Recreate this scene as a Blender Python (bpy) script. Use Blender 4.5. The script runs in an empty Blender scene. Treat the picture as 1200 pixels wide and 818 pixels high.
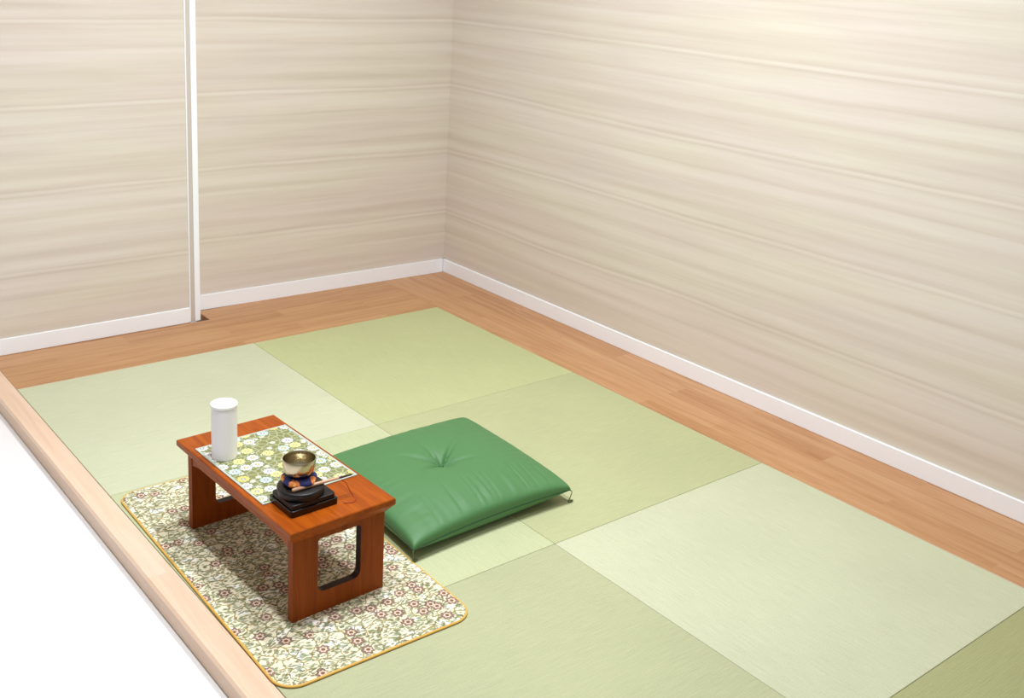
import bpy, bmesh, math, random
from mathutils import Vector, Matrix
random.seed(7)
scene = bpy.context.scene
C = scene.collection
PI = math.pi

# ------------------------------------------------------------------ helpers
def lin(h):
    h = h.lstrip('#')
    out = []
    for i in (0, 2, 4):
        c = int(h[i:i+2], 16) / 255
        out.append(c / 12.92 if c <= .04045 else ((c + .055) / 1.055) ** 2.4)
    return (*out, 1.0)

class NT:
    """small node-tree builder"""
    def __init__(s, name):
        s.m = bpy.data.materials.new(name); s.m.use_nodes = True
        s.t = s.m.node_tree; s.n = s.t.nodes; s.l = s.t.links
        s.b = s.n['Principled BSDF']
    def node(s, typ, **kw):
        nd = s.n.new(typ)
        for k, v in kw.items():
            if k.startswith('i_'):
                key = k[2:]
                key = int(key) if key.isdigit() else key.replace('_', ' ')
                s.put(nd.inputs[key], v)
            else: setattr(nd, k, v)
        return nd
    def put(s, sock, v):
        if isinstance(v, bpy.types.NodeSocket): s.l.new(v, sock)
        else: sock.default_value = v
    def math(s, op, a, b=0.0, c=0.0, clamp=False):
        nd = s.n.new('ShaderNodeMath'); nd.operation = op; nd.use_clamp = clamp
        for i, v in enumerate((a, b, c)): s.put(nd.inputs[i], v)
        return nd.outputs[0]
    def mix(s, fac, a, b, blend='MIX'):
        nd = s.n.new('ShaderNodeMix'); nd.data_type = 'RGBA'; nd.blend_type = blend
        s.put(nd.inputs[0], fac); s.put(nd.inputs[6], a); s.put(nd.inputs[7], b)
        return nd.outputs[2]
    def ramp(s, fac, stops, interp='LINEAR'):
        nd = s.n.new('ShaderNodeValToRGB'); cr = nd.color_ramp; cr.interpolation = interp
        cr.elements[0].position, cr.elements[0].color = stops[0]
        cr.elements[1].position, cr.elements[1].color = stops[1]
        for p, c in stops[2:]:
            e = cr.elements.new(p); e.color = c
        s.put(nd.inputs[0], fac)
        return nd.outputs[0]
    def coord(s, kind='Object'):
        return s.n.new('ShaderNodeTexCoord').outputs[kind]
    def pos(s):
        return s.n.new('ShaderNodeNewGeometry').outputs['Position']
    def mapping(s, vec, scale=(1, 1, 1), loc=(0, 0, 0), rot=(0, 0, 0)):
        nd = s.n.new('ShaderNodeMapping')
        s.put(nd.inputs['Vector'], vec)
        nd.inputs['Scale'].default_value = scale; nd.inputs['Location'].default_value = loc
        nd.inputs['Rotation'].default_value = rot
        return nd.outputs[0]
    def noise(s, vec, scale=5, detail=3, rough=.5, dist=0.0):
        nd = s.node('ShaderNodeTexNoise'); s.put(nd.inputs['Vector'], vec)
        nd.inputs['Scale'].default_value = scale; nd.inputs['Detail'].default_value = detail
        nd.inputs['Roughness'].default_value = rough; nd.inputs['Distortion'].default_value = dist
        return nd.outputs['Fac']
    def bump(s, h, strength=.2, dist=.002):
        nd = s.node('ShaderNodeBump'); nd.inputs['Strength'].default_value = strength
        nd.inputs['Distance'].default_value = dist; s.put(nd.inputs['Height'], h)
        s.l.new(nd.outputs[0], s.b.inputs['Normal'])
    def base(s, v): s.put(s.b.inputs['Base Color'], v)
    def rough(s, v): s.put(s.b.inputs['Roughness'], v)
    def set(s, **kw):
        for k, v in kw.items(): s.put(s.b.inputs[k.replace('_', ' ')], v)
        return s

def grey(v): return (v, v, v, 1)

def link(name, me, mat=None, parent=None, loc=(0, 0, 0)):
    o = bpy.data.objects.new(name, me); C.objects.link(o)
    if mat is not None: me.materials.append(mat)
    o.location = loc
    if parent is not None: o.parent = parent
    return o

def obj(name, bm, mat, parent=None, loc=(0, 0, 0), smooth=False, sharp=38):
    me = bpy.data.meshes.new(name)
    bmesh.ops.recalc_face_normals(bm, faces=bm.faces)
    bm.to_mesh(me); bm.free()
    if smooth:
        for p in me.polygons: p.use_smooth = True
        me.set_sharp_from_angle(angle=math.radians(sharp))
    return link(name, me, mat, parent, loc)

def tag(o, label, cat, group=None):
    o['label'] = label; o['category'] = cat
    if group: o['group'] = group
    return o

def thing(name, label, cat, loc, group=None):
    o = bpy.data.objects.new(name, None); C.objects.link(o)
    o.location = loc; o.empty_display_size = .05
    return tag(o, label, cat, group)

def struct(name, bm, mat, loc=(0, 0, 0), parent=None):
    o = obj(name, bm, mat, parent, loc)
    if parent is None: o['kind'] = 'structure'
    return o

def box(x0, x1, y0, y1, z0, z1, bev=0.0, seg=2, bm=None):
    b = bmesh.new()
    vs = [b.verts.new((x, y, z)) for z in (z0, z1) for y in (y0, y1) for x in (x0, x1)]
    for f in ((0, 1, 3, 2), (4, 5, 7, 6), (0, 1, 5, 4), (2, 3, 7, 6), (0, 2, 6, 4), (1, 3, 7, 5)):
        b.faces.new([vs[i] for i in f])
    bmesh.ops.recalc_face_normals(b, faces=b.faces)
    if bev: bmesh.ops.bevel(b, geom=list(b.edges), offset=bev, segments=seg, profile=.5, affect='EDGES')
    if bm is None: return b
    me = bpy.data.meshes.new('tmp'); b.to_mesh(me); b.free(); bm.from_mesh(me); bpy.data.meshes.remove(me)
    return bm

def prism(pts, axis, a0, a1, bev=0.0, seg=2, holes=None):
    """extrude a 2-D outline along an axis; pts are the other two coordinates"""
    b = bmesh.new()
    def co(p, a):
        return {'x': (a, p[0], p[1]), 'y': (p[0], a, p[1]), 'z': (p[0], p[1], a)}[axis]
    lo = [b.verts.new(co(p, a0)) for p in pts]; hi = [b.verts.new(co(p, a1)) for p in pts]
    b.faces.new(lo); b.faces.new(list(reversed(hi)))
    n = len(pts)
    for i in range(n):
        j = (i + 1) % n
        b.faces.new((lo[i], hi[i], hi[j], lo[j]))
    bmesh.ops.recalc_face_normals(b, faces=b.faces)
    if bev:
        es = [e for e in b.edges if e.calc_face_angle(0) > .5]
        bmesh.ops.bevel(b, geom=es, offset=bev, segments=seg, profile=.5, affect='EDGES')
    return b

def lathe(prof, n=64, bm=None):
    """surface of revolution round z; prof = [(r, z)...]"""
    b = bm or bmesh.new()
    rings = []
    for r, z in prof:
        if r < 1e-6: rings.append([b.verts.new((0, 0, z))])
        else: rings.append([b.verts.new((r * math.cos(2 * PI * i / n), r * math.sin(2 * PI * i / n), z)) for i in range(n)])
    for A, B in zip(rings, rings[1:]):
        for i in range(n):
            j = (i + 1) % n
            if len(A) == 1 and len(B) == 1: continue
            if len(A) == 1: b.faces.new((A[0], B[i], B[j]))
            elif len(B) == 1: b.faces.new((A[i], A[j], B[0]))
            else: b.faces.new((A[i], A[j], B[j], B[i]))
    return b

def tube(pts, rad, n=10, bm=None):
    """swept round tube; rad a number or one radius per point"""
    b = bm or bmesh.new()
    P = [Vector(p) for p in pts]; N = len(P)
    if not isinstance(rad, (list, tuple)): rad = [rad] * N
    prev = None; rings = []
    for i in range(N):
        t = (P[min(i + 1, N - 1)] - P[max(i - 1, 0)]).normalized()
        if prev is None:
            u = t.orthogonal().normalized()
        else:
            u = (prev - t * prev.dot(t)).normalized()
        prev = u; w = t.cross(u)
        rings.append([b.verts.new(P[i] + rad[i] * (math.cos(2 * PI * k / n) * u + math.sin(2 * PI * k / n) * w)) for k in range(n)])
    for A, B in zip(rings, rings[1:]):
        for k in range(n):
            b.faces.new((A[k], A[(k + 1) % n], B[(k + 1) % n], B[k]))
    b.faces.new(list(reversed(rings[0]))); b.faces.new(rings[-1])
    return b

def spline(pts, k=8):
    """Catmull-Rom through pts"""
    P = [Vector(p) for p in pts]; out = []
    Q = [P[0] * 2 - P[1]] + P + [P[-1] * 2 - P[-2]]
    for i in range(1, len(Q) - 2):
        for s in range(k):
            t = s / k
            a, b, c, d = Q[i - 1], Q[i], Q[i + 1], Q[i + 2]
            out.append(.5 * ((2 * b) + (c - a) * t + (2 * a - 5 * b + 4 * c - d) * t * t + (3 * b - a - 3 * c + d) * t ** 3))
    out.append(P[-1])
    return out

def rounded_rect(x0, x1, y0, y1, r, n=8, corners=(1, 1, 1, 1)):
    """ccw outline, corners order: (x1,y1) (x0,y1) (x0,y0) (x1,y0)"""
    pts = []
    for k, (cx, cy, sx, sy, a0) in enumerate(((x1, y1, -1, -1, 0), (x0, y1, 1, -1, 90), (x0, y0, 1, 1, 180), (x1, y0, -1, 1, 270))):
        rr = r * corners[k]
        if rr < 1e-6: pts.append((cx, cy)); continue
        for i in range(n + 1):
            a = math.radians(a0 + 90 * i / n)
            pts.append((cx + sx * rr + rr * math.cos(a), cy + sy * rr + rr * math.sin(a)))
    return pts

def ring_prism(outer, inner, axis, a0, a1):
    """outline with a hole (same vertex count), extruded"""
    b = bmesh.new()
    def co(p, a):
        return {'x': (a, p[0], p[1]), 'y': (p[0], a, p[1]), 'z': (p[0], p[1], a)}[axis]
    n = len(outer)
    L = [[b.verts.new(co(p, a)) for p in ring] for ring in (outer, inner) for a in (a0, a1)]
    o0, o1, i0, i1 = L
    for k in range(n):
        j = (k + 1) % n
        b.faces.new((o0[k], o0[j], i0[j], i0[k])); b.faces.new((o1[k], i1[k], i1[j], o1[j]))
        b.faces.new((o0[k], o1[k], o1[j], o0[j])); b.faces.new((i0[k], i0[j], i1[j], i1[k]))
    return b

# ------------------------------------------------------------------ materials
def mat_plain(name, col, rough=.5, spec=.5, metal=0.0, noise=0.0):
    t = NT(name)
    c = lin(col)
    if noise:
        f = t.noise(t.coord(), 60, 4)
        t.base(t.mix(f, tuple(v * (1 - noise) for v in c[:3]) + (1,), tuple(min(1, v * (1 + noise)) for v in c[:3]) + (1,)))
    else: t.base(c)
    t.rough(rough); t.set(Specular_IOR_Level=spec, Metallic=metal)
    return t.m

def mat_wallpaper():
    t = NT('wallpaper')
    p = t.pos()
    sep = t.node('ShaderNodeSeparateXYZ'); t.put(sep.inputs[0], p)
    s = t.math('SUBTRACT', sep.outputs[0], sep.outputs[1])           # runs along both walls
    z = sep.outputs[2]
    def vec(kx, kz, off=0.0):
        c = t.node('ShaderNodeCombineXYZ')
        t.put(c.inputs[0], t.math('MULTIPLY', s, kx)); t.put(c.inputs[1], t.math('MULTIPLY', z, kz)); c.inputs[2].default_value = off
        return c.outputs[0]
    wob = t.noise(vec(1.1, 3.0, 3.1), 1.0, 2)                           # slow drift of each streak
    zz = t.math('ADD', z, t.math('MULTIPLY', t.math('SUBTRACT', wob, .5), .035))
    fr = t.math('FRACT', t.math('DIVIDE', t.math('SUBTRACT', 1.158 + .289 * 8, zz), .289))
    N = .5
    def g(v): return grey(v)
    prof = t.ramp(fr, [(0.0, g(.30)), (.022, g(.80)), (.045, g(.62)), (.06, g(.33)), (.09, g(.58)), (.17, g(.70)),
                       (.27, g(.62)), (.325, g(.50)), (.345, g(.38)), (.37, g(.64)), (.45, g(.66)), (.56, g(.46)),
                       (.64, g(.60)), (.75, g(.52)), (.82, g(.38)), (.87, g(.55)), (.93, g(.68)), (.965, g(.56)), (1.0, g(.30))])
    n1 = t.noise(vec(.9, 26, 0), 1.0, 3, .55)
    n2 = t.noise(vec(3, 85, 1.7), 1.0, 3, .6)
    n3 = t.noise(vec(1.5, 7, 5), 1.0, 2)
    v = t.math('ADD', t.math('MULTIPLY', prof, .42), t.math('MULTIPLY', n1, .46))
    v = t.math('ADD', v, t.math('MULTIPLY', n2, .17))
    col = t.ramp(v, [(.34, lin('#cbc1b5')), (.50, lin('#d7cec3')), (.62, lin('#ded7cd')), (.76, lin('#e4dfd7'))])
    warm = t.ramp(n3, [(.40, lin('#fffaf9')), (.62, lin('#fffdf6'))])
    t.base(t.mix(1.0, col, warm, 'MULTIPLY'))
    t.rough(.75); t.set(Specular_IOR_Level=.25)
    t.bump(n2, .06, .001)
    return t.m

def mat_wood(name, along, cs, lam=.09, length=.62, off=0.0, rough=.42, grain=1.0):
    """laminated timber; along = 'x' or 'y'; cs = three tones"""
    t = NT(name)
    p = t.pos()
    if along == 'y': p = t.mapping(p, rot=(0, 0, PI / 2))
    p = t.mapping(p, loc=(off, off * .37, 0))
    br = t.node('ShaderNodeTexBrick')
    t.put(br.inputs['Vector'], p)
    br.inputs['Color1'].default_value = grey(0); br.inputs['Color2'].default_value = grey(1)
    br.inputs['Mortar'].default_value = grey(.45)
    br.inputs['Scale'].default_value = 1; br.inputs['Mortar Size'].default_value = .0006
    br.inputs['Brick Width'].default_value = length; br.inputs['Row Height'].default_value = lam
    br.offset = .43; br.offset_frequency = 2
    tone = t.node('ShaderNodeSeparateColor'); t.put(tone.inputs[0], br.outputs['Color'])
    tone = tone.outputs[0]
    sh = t.node('ShaderNodeCombineXYZ'); t.put(sh.inputs[0], t.math('MULTIPLY', tone, 9.0)); t.put(sh.inputs[1], t.math('MULTIPLY', tone, 5.0))
    pv = t.node('ShaderNodeVectorMath', operation='ADD'); t.put(pv.inputs[0], p); t.put(pv.inputs[1], sh.outputs[0])
    pv = pv.outputs[0]
    g1 = t.noise(t.mapping(pv, scale=(1.6, 26, 8)), 1.0, 5, .6, 1.2)
    g2 = t.noise(t.mapping(pv, scale=(6, 220, 20)), 1.0, 3, .6, .4)
    v = t.math('ADD', t.math('MULTIPLY', g1, .62 * grain), t.math('MULTIPLY', g2, .26 * grain))
    v = t.math('ADD', v, t.math('MULTIPLY', t.math('SUBTRACT', tone, .5), .10))
    t.base(t.ramp(v, [(.26, lin(cs[0])), (.44, lin(cs[1])), (.62, lin(cs[2]))]))
    t.rough(rough); t.set(Specular_IOR_Level=.4)
    t.bump(g2, .05, .001)
    return t.m

def mat_tatami(name, col, along):
    t = NT(name)
    p = t.pos()
    if along == 'y': p = t.mapping(p, rot=(0, 0, PI / 2))
    fib = t.noise(t.mapping(p, scale=(14, 320, 1)), 1.0, 3, .6)
    fine = t.noise(p, 240, 2, .6)
    blot = t.noise(p, 2.2, 3, .5)
    c = lin(col)
    dk = tuple(v * .88 for v in c[:3]) + (1,); lt = tuple(min(1, v * 1.10) for v in c[:3]) + (1,)
    f = t.math('ADD', t.math('MULTIPLY', fib, .45), t.math('ADD', t.math('MULTIPLY', fine, .3), t.math('MULTIPLY', blot, .28)))
    t.base(t.ramp(f, [(.36, dk), (.66, lt)]))
    t.rough(.62); t.set(Specular_IOR_Level=.32)
    w = t.node('ShaderNodeTexWave', wave_type='BANDS', bands_direction='Y')
    t.put(w.inputs['Vector'], p); w.inputs['Scale'].default_value = 52; w.inputs['Distortion'].default_value = .6
    h = t.math('ADD', t.math('MULTIPLY', w.outputs['Fac'], .5), t.math('MULTIPLY', fine, .9))
    t.bump(h, .22, .0012)
    return t.m

def flowers(t, p, scale, seed, r0, r1, jag=.12, petals=9, rnd=.75):
    """blossoms scattered on a plane: returns (distance from blossom centre, random value)"""
    v = t.node('ShaderNodeTexVoronoi', voronoi_dimensions='2D', feature='F1')
    q = t.mapping(p, loc=(seed * 1.31, seed * .77, 0))
    t.put(v.inputs['Vector'], q); v.inputs['Scale'].default_value = scale; v.inputs['Randomness'].default_value = rnd
    d = v.outputs['Distance']
    # petal modulation round the cell centre
    sc = t.node('ShaderNodeVectorMath', operation='SCALE'); t.put(sc.inputs[0], q); sc.inputs['Scale'].default_value = scale
    sb = t.node('ShaderNodeVectorMath', operation='SUBTRACT'); t.put(sb.inputs[0], q); t.put(sb.inputs[1], v.outputs['Position'])
    sp = t.node('ShaderNodeSeparateXYZ'); t.put(sp.inputs[0], sb.outputs[0])
    ang = t.math('ARCTAN2', sp.outputs[1], sp.outputs[0])
    pet = t.math('MULTIPLY', t.math('SINE', t.math('MULTIPLY', ang, float(petals))), jag * .5)
    d = t.math('MULTIPLY', d, t.math('SUBTRACT', 1.0, pet))
    rc = t.node('ShaderNodeSeparateColor'); t.put(rc.inputs[0], v.outputs['Color'])
    return d, rc.outputs[0], rc.outputs[1]

def mat_runner():
    t = NT('runner_brocade')
    p = t.coord()
    g = t.noise(p, 90, 4, .6)
    g2 = t.noise(p, 26, 3, .5)
    col = t.mix(g2, lin('#77763a'), lin('#959258'))
    col = t.mix(t.math('MULTIPLY', g, .55), col, lin('#667052'))
    # leaf tracery between the blossoms
    e = t.node('ShaderNodeTexVoronoi', voronoi_dimensions='2D', feature='DISTANCE_TO_EDGE'); t.put(e.inputs['Vector'], p); e.inputs['Scale'].default_value = 60
    col = t.mix(t.math('LESS_THAN', e.outputs['Distance'], .09), col, lin('#a6aa8a'))
    # small white blossoms
    d, ra, rb = flowers(t, p, 44, 7.3, .3, .4, .2, 6, .9)
    on = t.math('MULTIPLY', t.math('LESS_THAN', d, .30), t.math('GREATER_THAN', ra, .6))
    col = t.mix(on, col, lin('#c9cebb'))
    # large blossoms
    d, ra, rb = flowers(t, p, 26, 2.0, .3, .4, .22, 10, .55)
    fl = t.ramp(ra, [(0, lin('#dedcd2')), (.36, lin('#d8d2d2')), (.55, lin('#dcd38e')), (.76, lin('#d6c26a')), (.82, lin('#bccac4')), (1, lin('#e0dfd6'))], 'CONSTANT')
    keep = t.math('GREATER_THAN', rb, .12)
    col = t.mix(t.math('MULTIPLY', t.math('LESS_THAN', d, .44), keep), col, lin('#6f7a56'))
    col = t.mix(t.math('MULTIPLY', t.math('LESS_THAN', d, .37), keep), col, fl)
    core = t.ramp(rb, [(0, lin('#8f8f9c')), (.5, lin('#a89a55'))], 'CONSTANT')
    col = t.mix(t.math('MULTIPLY', t.math('LESS_THAN', d, .15), keep), col, core)
    col = t.mix(t.math('MULTIPLY', t.math('LESS_THAN', d, .07), keep), col, lin('#ece6c8'))
    t.base(col); t.rough(.55); t.set(Specular_IOR_Level=.35)
    t.bump(g, .15, .001)
    return t.m

def mat_rug():
    t = NT('rug_brocade')
    p = t.coord()
    ground = t.mix(t.noise(p, 9, 3), lin('#e3d9b6'), lin('#efe8d0'))
    ground = t.mix(t.math('GREATER_THAN', t.noise(t.mapping(p, loc=(5, 2, 0)), 22, 2), .60), ground, lin('#f8f5ea'))
    col = ground
    # vines
    e = t.node('ShaderNodeTexVoronoi', voronoi_dimensions='2D', feature='DISTANCE_TO_EDGE')
    q = t.node('ShaderNodeVectorMath', operation='ADD'); t.put(q.inputs[0], p)
    nz = t.node('ShaderNodeTexNoise'); t.put(nz.inputs['Vector'], p); nz.inputs['Scale'].default_value = 24
    sc = t.node('ShaderNodeVectorMath', operation='SCALE'); t.put(sc.inputs[0], nz.outputs['Color']); sc.inputs['Scale'].default_value = .03
    t.put(q.inputs[1], sc.outputs[0])
    t.put(e.inputs['Vector'], q.outputs[0]); e.inputs['Scale'].default_value = 32
    col = t.mix(t.math('LESS_THAN', e.outputs['Distance'], .05), col, lin('#a89a6a'))
    # leaves
    for sd, scl, th, cc, gate in ((1.0, 52, .30, '#6f8058', .40), (4.0, 66, .32, '#7e8d72', .50), (9.0, 78, .30, '#7c6440', .55), (12.0, 90, .30, '#5e6b45', .55)):
        v = t.node('ShaderNodeTexVoronoi', voronoi_dimensions='2D', feature='F1')
        t.put(v.inputs['Vector'], t.mapping(q.outputs[0], loc=(sd, sd * .6, 0), rot=(0, 0, sd), scale=(1, 1.7, 1)))
        v.inputs['Scale'].default_value = scl; v.inputs['Randomness'].default_value = 1
        rc = t.node('ShaderNodeSeparateColor'); t.put(rc.inputs[0], v.outputs['Color'])
        on = t.math('MULTIPLY', t.math('LESS_THAN', v.outputs['Distance'], th), t.math('GREATER_THAN', rc.outputs[0], gate))
        col = t.mix(t.math('MULTIPLY', on, .72), col, lin(cc))
    # rosettes
    d, ra, rb = flowers(t, p, 24, 3.0, .3, .4, .3, 7, .9)
    keep = t.math('GREATER_THAN', ra, .60)
    petal = t.mix(rb, lin('#7f6058'), lin('#94756b'))
    col = t.mix(t.math('MULTIPLY', t.math('LESS_THAN', d, .34), keep), col, petal)
    col = t.mix(t.math('MULTIPLY', t.math('LESS_THAN', d, .20), keep), col, lin('#dccbb0'))
    col = t.mix(t.math('MULTIPLY', t.math('LESS_THAN', d, .11), keep), col, lin('#835a4c'))
    t.base(col); t.rough(.8); t.set(Specular_IOR_Level=.2)
    t.bump(t.noise(p, 420, 2), .2, .001)
    return t.m

def mat_satin():
    t = NT('green_satin')
    p = t.coord()
    w = t.noise(t.mapping(p, scale=(260, 900, 40)), 1.0, 2)
    c = t.mix(w, lin('#437541'), lin('#4f834d'))
    t.base(c); t.rough(.58); t.set(Specular_IOR_Level=.6)
    return t.m

def mat_lacquer(name, cs, axis, rough=.3):
    t = NT(name)
    p = t.coord()
    sc = {'x': (3, 34, 34), 'y': (34, 3, 34), 'z': (34, 34, 3)}[axis]
    g = t.noise(t.mapping(p, scale=sc), 1.0, 5, .6, 1.4)
    sc2 = tuple(v * 7 for v in sc)
    g2 = t.noise(t.mapping(p, scale=sc2), 1.0, 2, .6)
    v = t.math('ADD', t.math('MULTIPLY', g, .75), t.math('MULTIPLY', g2, .25))
    t.base(t.ramp(v, [(.33, lin(cs[0])), (.5, lin(cs[1])), (.66, lin(cs[2]))]))
    t.rough(rough); t.set(Specular_IOR_Level=.18)
    return t.m

def mat_futon():
    t = NT('bowl_cushion_brocade')
    p = t.coord()
    col = t.mix(t.noise(p, 160, 2), lin('#0d1240'), lin('#232a78'))
    for c3, r in (((-.026, -.026, .010), .0125), ((.020, -.032, .010), .0125), ((.036, .012, .010), .010), ((-.036, .014, .010), .011), ((.0, .037, .010), .011)):
        ds = t.node('ShaderNodeVectorMath', operation='DISTANCE'); t.put(ds.inputs[0], p); ds.inputs[1].default_value = c3
        dd = t.math('ADD', ds.outputs['Value'], t.math('MULTIPLY', t.math('SUBTRACT', t.noise(p, 220, 2), .5), .006))
        col = t.mix(t.math('LESS_THAN', dd, r), col, lin('#d97a35'))
        col = t.mix(t.math('LESS_THAN', dd, r * .35), col, lin('#eab060'))
    t.base(col); t.rough(.6)
    return t.m

M = dict(
    paper=mat_wallpaper(),
    white=mat_plain('white_paint', '#f9fbff', .5, .4),
    floorw=mat_plain('white_floor', '#f3f1f2', .45, .4, noise=.01),
    ceiling=mat_plain('ceiling_paint', '#dcdad6', .8),
    greystrip=mat_plain('taupe_strip', '#cbbfb4', .6),
    woodx=mat_wood('border_wood_across', 'x', ('#a87549', '#bc8b5e', '#c99c70'), off=.3),
    woody=mat_wood('border_wood_along', 'y', ('#ab774b', '#c08f64', '#cda177'), off=.0),
    curbwood=mat_wood('curb_wood', 'y', ('#dcb89c', '#e6c6ac', '#ecd2bb'), lam=.2, length=1.4, off=.5),  # paler than the border: the stronger light on this side is in the colour
    palewood=mat_wood('filler_wood', 'x', ('#cba07a', '#dab392', '#e0bd9d'), lam=.2, length=2),
    ply=mat_plain('plywood', '#8c6a48', .8),
    top=mat_lacquer('desk_top_wood', ('#863804', '#9c4806', '#ae5609'), 'y', .38),
    leg=mat_lacquer('desk_leg_wood', ('#7a3404', '#8d4006', '#9c4a09'), 'z', .5),
    apron=mat_lacquer('desk_apron_wood', ('#8a4114', '#9c4e1c', '#a95a26'), 'y', .45),
    runner=mat_runner(), rug=mat_rug(),
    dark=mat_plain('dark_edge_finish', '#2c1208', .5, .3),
    hem=mat_plain('pale_hem', '#b3bdb0', .5, noise=.05),
    gold=mat_plain('gold_binding', '#d8a84a', .5, .5, noise=.12),
    satin=mat_satin(), seam=mat_plain('dark_green_piping', '#1f5230', .55),
    cordgreen=mat_plain('tassel_thread', '#5d6a44', .7),
    canister=mat_plain('white_ceramic', '#f8f7f7', .35, .5),
    lid=mat_plain('white_lid', '#fbfaf8', .35, .5),
    lacquer=mat_plain('black_lacquer', '#0b0808', .22, .55),
    lacquer2=mat_plain('black_lacquer_drum', '#120b09', .42, .4),
    futon=mat_futon(),
    stick=mat_plain('striker_wood', '#d0a182', .45, .5, noise=.08),
    sticktip=mat_plain('striker_tip', '#3a2018', .5),
    red=mat_plain('red_cord', '#a8361c', .6),
)
brass = NT('bowl_metal'); brass.base(lin('#c4b89a')); brass.set(Metallic=1.0, Roughness=.22)
M['brass'] = brass.m

# ------------------------------------------------------------------ the setting
XT = -.328            # right edge of the tatami field
YT = -.417            # far edge of the tatami field
A, PITCH = .832, .85  # mat size
XL = XT - 2 * A       # left edge of the tatami field
CURB = -2.059         # outer face of the raised edge
YN = -4.4             # near end of what is built
FZ = -.045            # white floor level

struct('floor', box(-5.2, .5, -6.2, .5, FZ - .1, FZ), M['floorw'])
struct('floor', box(XL + .0, XT, YN, YT, FZ + .001, -.0165), M['ply'])
H = 2.5
# right wall, the far wall with its slight turn, the stepped-forward panel on the left
struct('wall_right', box(0, .12, -6.2, .12, FZ, H), M['paper'])
def slanted(x0, y0, x1, y1, t, z0, z1):
    b = bmesh.new()
    pts = [(x0, y0), (x1, y1), (x1, y1 + t), (x0, y0 + t)]
    lo = [b.verts.new((x, y, z0)) for x, y in pts]; hi = [b.verts.new((x, y, z1)) for x, y in pts]
    b.faces.new(lo); b.faces.new(hi)
    for i in range(4): b.faces.new((lo[i], lo[(i + 1) % 4], hi[(i + 1) % 4], hi[i]))
    return b
XP = -1.222           # right end of the stepped panel
def yb(x): return -.030 * x   # far wall line
struct('wall_back', slanted(0, yb(0), XP - .02, yb(XP - .02), .12, FZ, H), M['paper'])
struct('wall_left', box(-5.2, -1.266, -.084, .16, FZ, H), M['paper'])
struct('ceiling', box(-5.2, .12, -6.2, .16, H, H + .1), M['ceiling'])
# skirting
SK = .0607
def skirt(name, bm): return struct(name, bm, M['white'])
skirt('baseboard_right', box(-.010, -.0005, -6.2, -.0105, .0003, SK, .0015, 1))
skirt('baseboard_back', slanted(-.0105, yb(0) - .010, XP + .0005, yb(XP) - .010, .0095, .0003, SK))
skirt('baseboard_left', box(-2.055, -1.2665, -.092, -.0845, .0003, SK, .0015, 1))
skirt('baseboard_left', box(-5.2, -2.0551, -.092, -.0845, FZ, SK, .0015, 1))
# white end post of the panel, with its taupe strip
post = struct('trim_1', box(-1.2445, XP, -.088, .16, .0003, H, .002, 2), M['white'])
obj('recess_strip', box(-1.2605, -1.2448, -.0845, .16, .0003, H), M['greystrip'], post)
obj('edge_lip', box(-1.2657, -1.2608, -.0875, .16, .0003, H, .001, 1), M['white'], post)
# timber border round the tatami
struct('trim_2', box(XT + .001, -.0002, YN, -.0002, FZ + .001, 0, .0015, 1), M['woody'])
struct('trim_3', box(XL - .001, XT - .0005, YT + .001, -.0955, FZ + .001, 0, .0015, 1), M['woodx'])
struct('trim_4', box(-1.190, XT - .0005, -.0945, .02, FZ + .001, .0002, .0015, 1), M['woodx'])
b = box(XL - .001, -1.2655, -.0945, -.0846, FZ + .001, 0)
struct('trim_5', b, M['woodx'])
struct('trim_6', prism([(CURB, FZ + .001), (XL - .0015, FZ + .001), (XL - .0015, 0), (CURB + .006, 0), (CURB, -.006)],
                       'y', YN, -.0925), M['curbwood'])

# ------------------------------------------------------------------ tatami mats
mats = {  # each tone has the sheen of its weave direction put into the colour
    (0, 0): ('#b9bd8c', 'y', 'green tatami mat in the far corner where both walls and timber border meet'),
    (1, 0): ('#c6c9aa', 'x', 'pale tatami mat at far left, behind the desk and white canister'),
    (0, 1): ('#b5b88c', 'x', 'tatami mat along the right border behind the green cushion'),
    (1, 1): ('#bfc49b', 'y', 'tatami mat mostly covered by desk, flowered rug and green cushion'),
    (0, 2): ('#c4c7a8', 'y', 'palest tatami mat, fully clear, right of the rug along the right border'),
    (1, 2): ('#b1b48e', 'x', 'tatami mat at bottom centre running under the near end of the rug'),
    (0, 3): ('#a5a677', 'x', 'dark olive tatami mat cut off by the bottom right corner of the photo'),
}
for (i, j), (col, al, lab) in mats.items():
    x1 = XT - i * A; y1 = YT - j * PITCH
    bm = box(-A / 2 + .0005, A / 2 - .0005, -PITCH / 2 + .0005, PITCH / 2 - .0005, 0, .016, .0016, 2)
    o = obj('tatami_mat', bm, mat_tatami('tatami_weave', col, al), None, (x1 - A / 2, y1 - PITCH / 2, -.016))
    tag(o, lab, 'tatami mat', 'half-size tatami mats of the raised floor')

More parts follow.
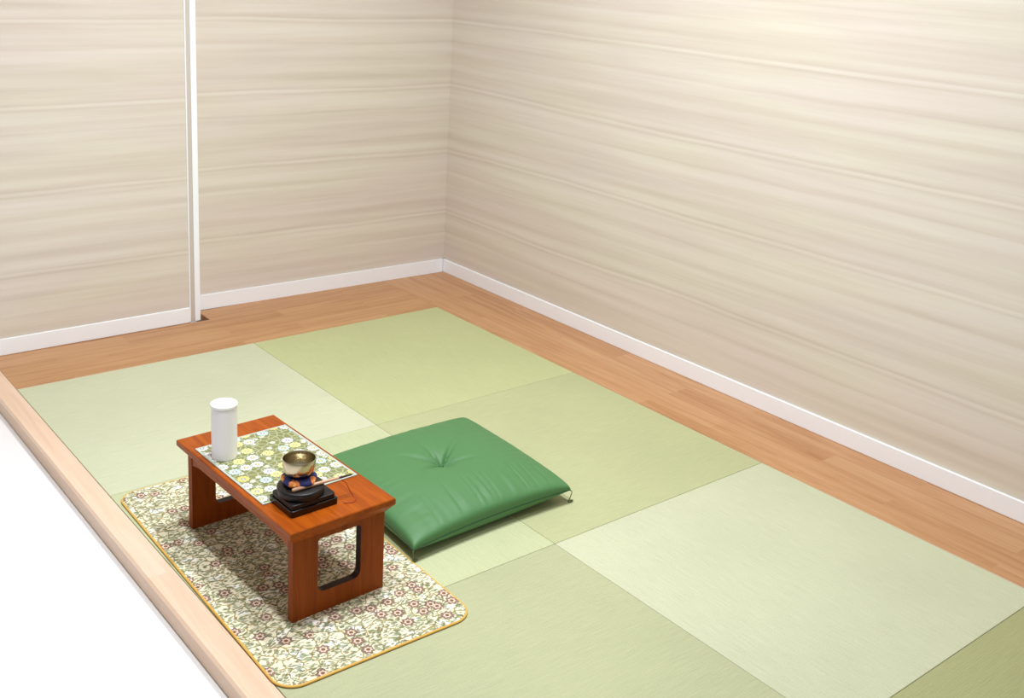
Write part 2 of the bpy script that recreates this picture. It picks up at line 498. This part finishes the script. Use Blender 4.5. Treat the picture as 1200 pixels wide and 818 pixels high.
# ------------------------------------------------------------------ rug
RX0, RX1, RY0, RY1 = -1.985, -1.510, -2.246, -1.288
rug = thing('rug', 'cream flowered brocade rug with gold binding under the small desk', 'rug', ((RX0 + RX1) / 2, (RY0 + RY1) / 2, .0002))
hw, hl = (RX1 - RX0) / 2, (RY1 - RY0) / 2
out = rounded_rect(-hw, hw, -hl, hl, .05, 10)
obj('rug_field', prism(out, 'z', 0, .005), M['rug'], rug)
loop = [(x, y, .0027) for x, y in rounded_rect(-hw, hw, -hl, hl, .05, 10)]
b = bmesh.new()
n = len(loop); rings = []
for k in range(n):
    p0 = Vector(loop[k - 1]); p1 = Vector(loop[(k + 1) % n]); t_ = (p1 - p0).normalized(); nn = Vector((t_.y, -t_.x, 0))
    c = Vector(loop[k])
    rings.append([b.verts.new(c + nn * (.0038 * math.cos(a)) + Vector((0, 0, 0.0026 * math.sin(a)))) for a in [2 * PI * q / 8 for q in range(8)]])
for k in range(n):
    A_, B_ = rings[k], rings[(k + 1) % n]
    for q in range(8): b.faces.new((A_[q], A_[(q + 1) % 8], B_[(q + 1) % 8], B_[q]))
bo = obj('binding', b, M['gold'], rug, smooth=True); bo['label'] = 'gold piped binding'

# ------------------------------------------------------------------ desk
DZ = .236; RT = .0056
TX0, TX1, TY0, TY1 = -1.894, -1.622, -2.065, -1.505
dcx, dcy = (TX0 + TX1) / 2, (TY0 + TY1) / 2
desk = thing('low_desk', 'low reddish-brown wooden prayer desk standing on the flowered rug', 'desk', (dcx, dcy, RT))
w2, l2 = (TX1 - TX0) / 2, (TY1 - TY0) / 2
h = DZ - RT
# top: board with a chamfered underside
b = bmesh.new()
lev = [(w2 - .016, l2 - .016, h - .034), (w2 - .002, l2 - .002, h - .017), (w2, l2, h - .014), (w2, l2, h - .002), (w2 - .002, l2 - .002, h)]
R_ = []
for ww, ll, zz in lev: R_.append([b.verts.new((sx * ww, sy * ll, zz)) for sx, sy in ((-1, -1), (1, -1), (1, 1), (-1, 1))])
b.faces.new(R_[0]); b.faces.new(R_[-1])
for P_, Q_ in zip(R_, R_[1:]):
    for k in range(4): b.faces.new((P_[k], P_[(k + 1) % 4], Q_[(k + 1) % 4], Q_[k]))
obj('desktop', b, M['top'], desk)
# end panels with a window cut out, rounded lower corners
pw = w2 - .0165; pz1 = h - .0342
hx, hz0, hz1 = .056, .050, .182
inner = rounded_rect(-hx, hx, hz0, hz1, .018, 6, (.45, .45, 1, 1))
def to_outer(pts):
    res = []
    m = len(pts) // 4
    cs = [(pw, pz1), (-pw, pz1), (-pw, 0), (pw, 0)]
    for k in range(4):
        cx, cz = cs[k]; nx, nz = cs[(k + 1) % 4]
        for i in range(m): res.append((cx, cz))
    return res
# outer ring: slide along the outline so quads stay clean
m = len(inner) // 4
cs = [(pw, pz1), (-pw, pz1), (-pw, 0), (pw, 0)]
outer = []
for k in range(4):
    c0 = Vector(cs[k]); pv = Vector(cs[k - 1]); nx = Vector(cs[(k + 1) % 4])
    for i in range(m):
        f = (i / (m - 1)) * 2 - 1
        q = c0 + (pv - c0) * (-f * .2) if f < 0 else c0 + (nx - c0) * (f * .2)
        outer.append((q.x, q.y))
for sy in (-1, 1):
    ye = sy * (l2 - (.019 if sy < 0 else .029))
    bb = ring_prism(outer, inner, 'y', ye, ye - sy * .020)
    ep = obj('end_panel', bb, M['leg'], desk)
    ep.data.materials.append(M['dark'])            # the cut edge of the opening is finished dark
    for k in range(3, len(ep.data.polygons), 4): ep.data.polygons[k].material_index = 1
# aprons along the long sides: a slim rail that swells at both ends
for sx in (-1, 1):
    yA = l2 - .0395
    prof = [(-yA, h - .0343), (yA, h - .0343), (yA, h - .066)]
    for i in range(13):
        tt = i / 12
        prof.append((yA - .07 * tt, h - .066 + .018 * (1 - (1 - tt) ** 2) ** .5))
    for i in range(13):
        tt = 1 - i / 12
        prof.append((-yA + .07 * tt, h - .066 + .018 * (1 - (1 - tt) ** 2) ** .5))
    xo = sx * (pw - .002)
    obj('apron', prism(prof, 'x', xo, xo - sx * .014), M['apron'], desk)

# ------------------------------------------------------------------ brocade runner on the desk
RNX0, RNX1, RNY0, RNY1 = -1.881, -1.632, -1.922, -1.582
rc = ((RNX0 + RNX1) / 2, (RNY0 + RNY1) / 2)
run = thing('table_runner', 'olive brocade runner with white and yellow blossoms lying on the desk', 'table runner', (*rc, DZ + .0002))
rw, rl = (RNX1 - RNX0) / 2, (RNY1 - RNY0) / 2
obj('runner_field', box(-rw + .005, rw - .005, -rl + .005, rl - .005, 0, .0022), M['runner'], run)
ho = ring_prism([(rw, rl), (-rw, rl), (-rw, -rl), (rw, -rl)], [(rw - .0052, rl - .0052), (-rw + .0052, rl - .0052), (-rw + .0052, -rl + .0052), (rw - .0052, -rl + .0052)], 'z', 0, .0026)
hm = obj('hem', ho, M['hem'], run); hm['label'] = 'pale grey-green hem'
RUNZ = DZ + .0026

# ------------------------------------------------------------------ white canister
can = thing('canister', 'tall white lidded canister standing on the far end of the runner', 'canister', (-1.841, -1.659, RUNZ))
def cyl_prof(r, z0, z1, e): return [(0, z0), (r - e, z0), (r - e * .3, z0 + e * .3), (r, z0 + e), (r, z1 - e), (r - e * .3, z1 - e * .3), (r - e, z1), (0, z1)]
obj('body', lathe(cyl_prof(.0305, 0, .1315, .002)), M['canister'], can, smooth=True, sharp=20)
obj('lid', lathe(cyl_prof(.0320, .1317, .139, .0015)), M['lid'], can, smooth=True, sharp=20)

# ------------------------------------------------------------------ black stand with drum
SX, SY = -1.794, -1.961
stand = thing('bowl_stand', 'black lacquered stand at the near end of the desk', 'stand', (SX, SY, DZ + .0002))
sw, sl = .0595, .0505
def slab(ww, ll, r, z0, z1, bev=.0015): return prism(rounded_rect(-ww, ww, -ll, ll, r, 5), 'z', z0, z1, bev)
obj('base', slab(sw, sl, .006, 0, .015), M['lacquer'], stand)
obj('upper_tray', slab(sw - .004, sl - .004, .008, .0151, .026), M['lacquer2'], stand)
obj('drum', lathe(cyl_prof(.0525, .0261, .045, .004), 72), M['lacquer2'], stand, (-.006, .003, 0), smooth=True)
DRZ = DZ + .0452

# cushion of the singing bowl
BX, BY = -1.799, -1.949
fut = tag(obj('bowl_cushion', lathe([(0, 0), (.024, 0), (.033, .0015), (.0385, .006), (.0400, .010), (.0385, .014), (.033, .0185), (.026, .0200), (.015, .0165), (0, .0150)], 64), M['futon'], None, (BX, BY, DRZ), smooth=True),
          'round navy cushion with orange blossoms under the metal bowl', 'cushion')
# puff the ring into lobes
for v in fut.data.vertices:
    r = math.hypot(v.co.x, v.co.y)
    if r > .02:
        a = math.atan2(v.co.y, v.co.x)
        k = 1 + .05 * math.cos(5 * a + .5)
        v.co.x *= k; v.co.y *= k
# bowl
BZ = DRZ + .0168
prof = [(0, 0), (.012, .0003), (.020, .0022), (.0285, .0068), (.0342, .0145), (.0364, .024), (.0371, .034), (.0372, .0425),
        (.0368, .0434), (.0360, .0434), (.0354, .0425), (.0354, .034), (.0347, .024), (.0325, .0160), (.0270, .0090), (.019, .0045), (.012, .0027), (0, .0022)]
bowl = tag(obj('singing_bowl', lathe(prof, 96), M['brass'], None, (BX, BY, BZ), smooth=True),
           'polished brass-grey metal bowl resting on the small navy cushion', 'bowl')

# striker lying across the drum, with its red cord
st = thing('bowl_striker', 'pale wooden striker with red cord lying on the black stand', 'striker', (-1.7745, -1.9875, DRZ))
def loc(p): return (p[0] + 1.762, p[1] + 1.984, p[2] - DRZ)   # local to the striker
p0 = Vector((-1.8215, -1.977, DRZ + .0046)); p1 = Vector((-1.7065, -1.984, DRZ + .0036)); p2 = Vector((-1.672, -1.986, DRZ + .0030))
pts = [p0 + (p1 - p0) * f for f in (0, .012, .03, .1, .3, .6, .9, 1)]
obj('shaft', tube([loc(p) for p in pts], [.0022, .0036, .0042, .0044, .0042, .0038, .0033, .0031], 14), M['stick'], st, smooth=True)
o = obj('tip', tube([loc(p1 + (p2 - p1) * f) for f in (.01, .5, .95, 1)], [.0029, .0025, .0020, .0012], 12), M['sticktip'], st, smooth=True)  # dark rod beyond the shaft, in place of the shadow at the runner's edge
o['label'] = 'dark end of the striker'
zc = DZ + .0012
cord = spline([(-1.700, -1.9866, DRZ - .0012), (-1.690, -1.990, DRZ - .012), (-1.682, -1.994, DZ + .014), (-1.676, -2.000, zc), (-1.678, -2.014, zc), (-1.690, -2.022, zc), (-1.702, -2.019, zc), (-1.7105, -2.013, zc)], 8)
o = obj('cord', tube([loc(p) for p in cord], .0009, 8), M['red'], st, smooth=True); o['label'] = 'thin red cord'

# ------------------------------------------------------------------ floor cushion
ZCX, ZCY = -1.2315, -1.720
zab = thing('floor_cushion', 'large emerald satin floor cushion tufted in the middle beside the desk', 'floor cushion', (ZCX, ZCY, .0005))
corners = {(-1, -1): Vector((-.277, -.269, .034)), (1, -1): Vector((.247, -.258, .038)), (1, 1): Vector((.279, .270, .034)), (-1, 1): Vector((-.262, .250, .034))}
def seam_pos(u, v):
    """bilinear corner blend with gently hollowed sides"""
    p = Vector((0, 0, 0))
    for (a, b_), c in corners.items(): p += c * ((1 + a * u) / 2) * ((1 + b_ * v) / 2)
    p.x *= 1 - .030 * (1 - v * v) * abs(u) ** 3
    p.y *= 1 - .034 * (1 - u * u) * abs(v) ** 3
    p.z += .005 * (1 - min(u * u, v * v)) * (.55 - .45 * v)
    return p
def fold(u, v):
    """creases running in from the seams and out from the tuft"""
    e = 0.0
    for (s, t_, sd) in ((u, -v, 0.0), (v, u, 2.0), (u, v, 4.0), (v, -u, 6.0)):
        k = max(0.0, (t_ - .55) / .45)
        env = k * (1 - k) * 4 * (1 - abs(s) ** 4)
        e += env * (.0009 if sd == 0 else .0006) * (math.sin(s * 19 + sd) * .5 + math.sin(s * 37 + sd * 1.7 + 2 * math.sin(s * 5)) * .8 + math.sin(s * 61 + sd) * .5)
    # sharp little tucks gathered along the near seam
    k = (-v - .42) / .55
    if 0 < k < 1:
        for u0, dp, wd in ((-.62, .0016, .020), (-.34, .0022, .016), (-.10, .0030, .013), (-.03, .0026, .013), (.06, .0030, .014), (.13, .0018, .014), (.30, .0014, .02), (.50, .0028, .013), (.55, .0020, .014), (.64, .0024, .015), (.80, .0014, .018)):
            e -= dp * math.exp(-((u - u0 + .05 * (k - .5)) / wd) ** 2) * (4 * k * (1 - k)) ** .8
    return e
NG = 220
def surf(sign):
    grid = []
    for i in range(NG + 1):
        row = []
        # denser near the border
        for j in range(NG + 1):
            u = math.sin((i / NG * 2 - 1) * PI / 2 * .94) / math.sin(PI / 2 * .94)
            v = math.sin((j / NG * 2 - 1) * PI / 2 * .94) / math.sin(PI / 2 * .94)
            p = seam_pos(u, v)
            f = max(0, (1 - u ** 2)) ** .50 * max(0, (1 - v ** 2)) ** .50
            f = f ** .46
            if sign > 0:
                r = math.hypot(u, v * .97)
                a = math.atan2(v, u)
                crown = .054 * f
                # plump roll along each side, tuft pulls the middle in
                crown += .010 * f * math.sin(min(1, r) * PI)
                dent = .030 * math.exp(-(r / .13) ** 1.25)
                rays = 0
                for ang, wd, ln, dp in ((2.45, .17, .42, .011), (1.62, .14, .36, .008), (.62, .15, .40, .012), (-2.75, .15, .36, .010), (-.55, .16, .34, .009), (-1.6, .2, .24, .004)):
                    da = (a - ang + PI) % (2 * PI) - PI
                    wdr = wd * (.35 + .9 * math.exp(-r * 4)) + .03
                    rays += dp * math.exp(-(da / wdr) ** 2) * math.exp(-(r / ln) ** 2) * min(1, r / .05)
                z = p.z + crown - dent * (f > 0) - rays + fold(u, v)
            else:
                zflat = .0
                z = p.z * (1 - f ** .55) + zflat
                z = max(0.0, p.z - (p.z + .028) * f ** 1.9)
            row.append(Vector((p.x, p.y, z)))
        grid.append(row)
    return grid
top_g, bot_g = surf(1), surf(-1)
b = bmesh.new()
tv = [[b.verts.new(p) for p in row] for row in top_g]
bv = []
for i in range(NG + 1):
    bv.append([tv[i][j] if (i in (0, NG) or j in (0, NG)) else b.verts.new(bot_g[i][j]) for j in range(NG + 1)])
for i in range(NG):
    for j in range(NG):
        b.faces.new((tv[i][j], tv[i + 1][j], tv[i + 1][j + 1], tv[i][j + 1]))
        b.faces.new((bv[i][j], bv[i][j + 1], bv[i + 1][j + 1], bv[i + 1][j]))
obj('cover', b, M['satin'], zab, smooth=True)
# piping along the seam
sp = []
K = 40
for k in range(K): sp.append(seam_pos(-1 + 2 * k / K, -1))
for k in range(K): sp.append(seam_pos(1, -1 + 2 * k / K))
for k in range(K): sp.append(seam_pos(1 - 2 * k / K, 1))
for k in range(K + 1): sp.append(seam_pos(-1, 1 - 2 * k / K))
o = obj('seam_piping', tube(sp, .0016, 8), M['seam'], zab, smooth=True); o['label'] = 'dark green seam'
# tuft thread: a little cross of stitches in the dimple
ctr = top_g[NG // 2][NG // 2]
b = bmesh.new()
for ang in (.5, 2.0):
    d_ = Vector((math.cos(ang), math.sin(ang), 0)) * .009
    tube([ctr - d_ + Vector((0, 0, .0055)), ctr + Vector((0, 0, .0035)), ctr + d_ + Vector((0, 0, .0055))], .0013, 8, b)
obj('tuft_stitch', b, M['seam'], zab, smooth=True)
# corner tassels, hanging to the mat
for (sx, sy), c in corners.items():
    out_ = Vector((sx, sy, 0)).normalized()
    pts = spline([c - out_ * .002, c + out_ * .004 + Vector((0, 0, -.006)), Vector((c.x, c.y, .014)) - out_ * .000, Vector((c.x, c.y, .004)) - out_ * .003, Vector((c.x, c.y, .0022)) + Vector((sx * .008, -.002, 0))], 6)
    b = tube(pts, .0012, 8)
    q = Vector((c.x, c.y, .0042)) - out_ * .002
    tube([q + Vector((-.004, 0, 0)), q + Vector((0, 0, .0005)), q + Vector((.008, 0, -.0008)), q + Vector((.014, 0, -.0015))], [.0022, .0034, .0030, .0018], 10, b)
    obj('tassel', b, M['cordgreen'], zab, smooth=True)

# the desk stands a touch askew on its rug, and the rug on the mats
TURN = math.radians(2.0)
for o in (desk, run, can):
    d_ = o.location - Vector((dcx, dcy, 0))
    o.location = (dcx + d_.x * math.cos(TURN) - d_.y * math.sin(TURN), dcy + d_.x * math.sin(TURN) + d_.y * math.cos(TURN), o.location.z)
    o.rotation_euler.z = TURN
for o in (stand, st): o.rotation_euler.z = TURN
rug.rotation_euler.z = math.radians(-.8)

# ------------------------------------------------------------------ camera
cam = bpy.data.cameras.new('camera'); co = bpy.data.objects.new('camera', cam); C.objects.link(co)
co.location = (-2.887897, -3.956523, 1.463588); co.rotation_euler = (1.329373, -.051233, -.679379)
cam.sensor_width = 36; cam.lens = 36 * 1283.95 / 1200; cam.shift_x = (600 - 598.21) / 1200; cam.shift_y = -(409 - 257.37) / 1200; cam.clip_start = .02
scene.camera = co

# ------------------------------------------------------------------ light
def area(name, loc, size, power, col=(.94, .985, 1.035)):
    l = bpy.data.lights.new(name, 'AREA'); l.shape = 'DISK'; l.size = size; l.energy = power; l.color = col
    o = bpy.data.objects.new(name, l); C.objects.link(o); o.location = loc
    return o
area('ceiling_lamp', (-1.24, -1.66, 2.47), .16, 27)
area('ceiling_lamp', (-1.94, -2.04, 2.47), .14, 26)
area('ceiling_lamp', (-1.35, -2.75, 2.47), .3, 7)
w = bpy.data.worlds.new('world'); scene.world = w; w.use_nodes = True
w.node_tree.nodes['Background'].inputs[0].default_value = (.95, .985, 1.0, 1)
w.node_tree.nodes['Background'].inputs[1].default_value = .23

scene.view_settings.view_transform = 'Standard'; scene.view_settings.look = 'None'
scene.view_settings.gamma = 1; scene.view_settings.use_curve_mapping = False
scene.view_settings.exposure = .42
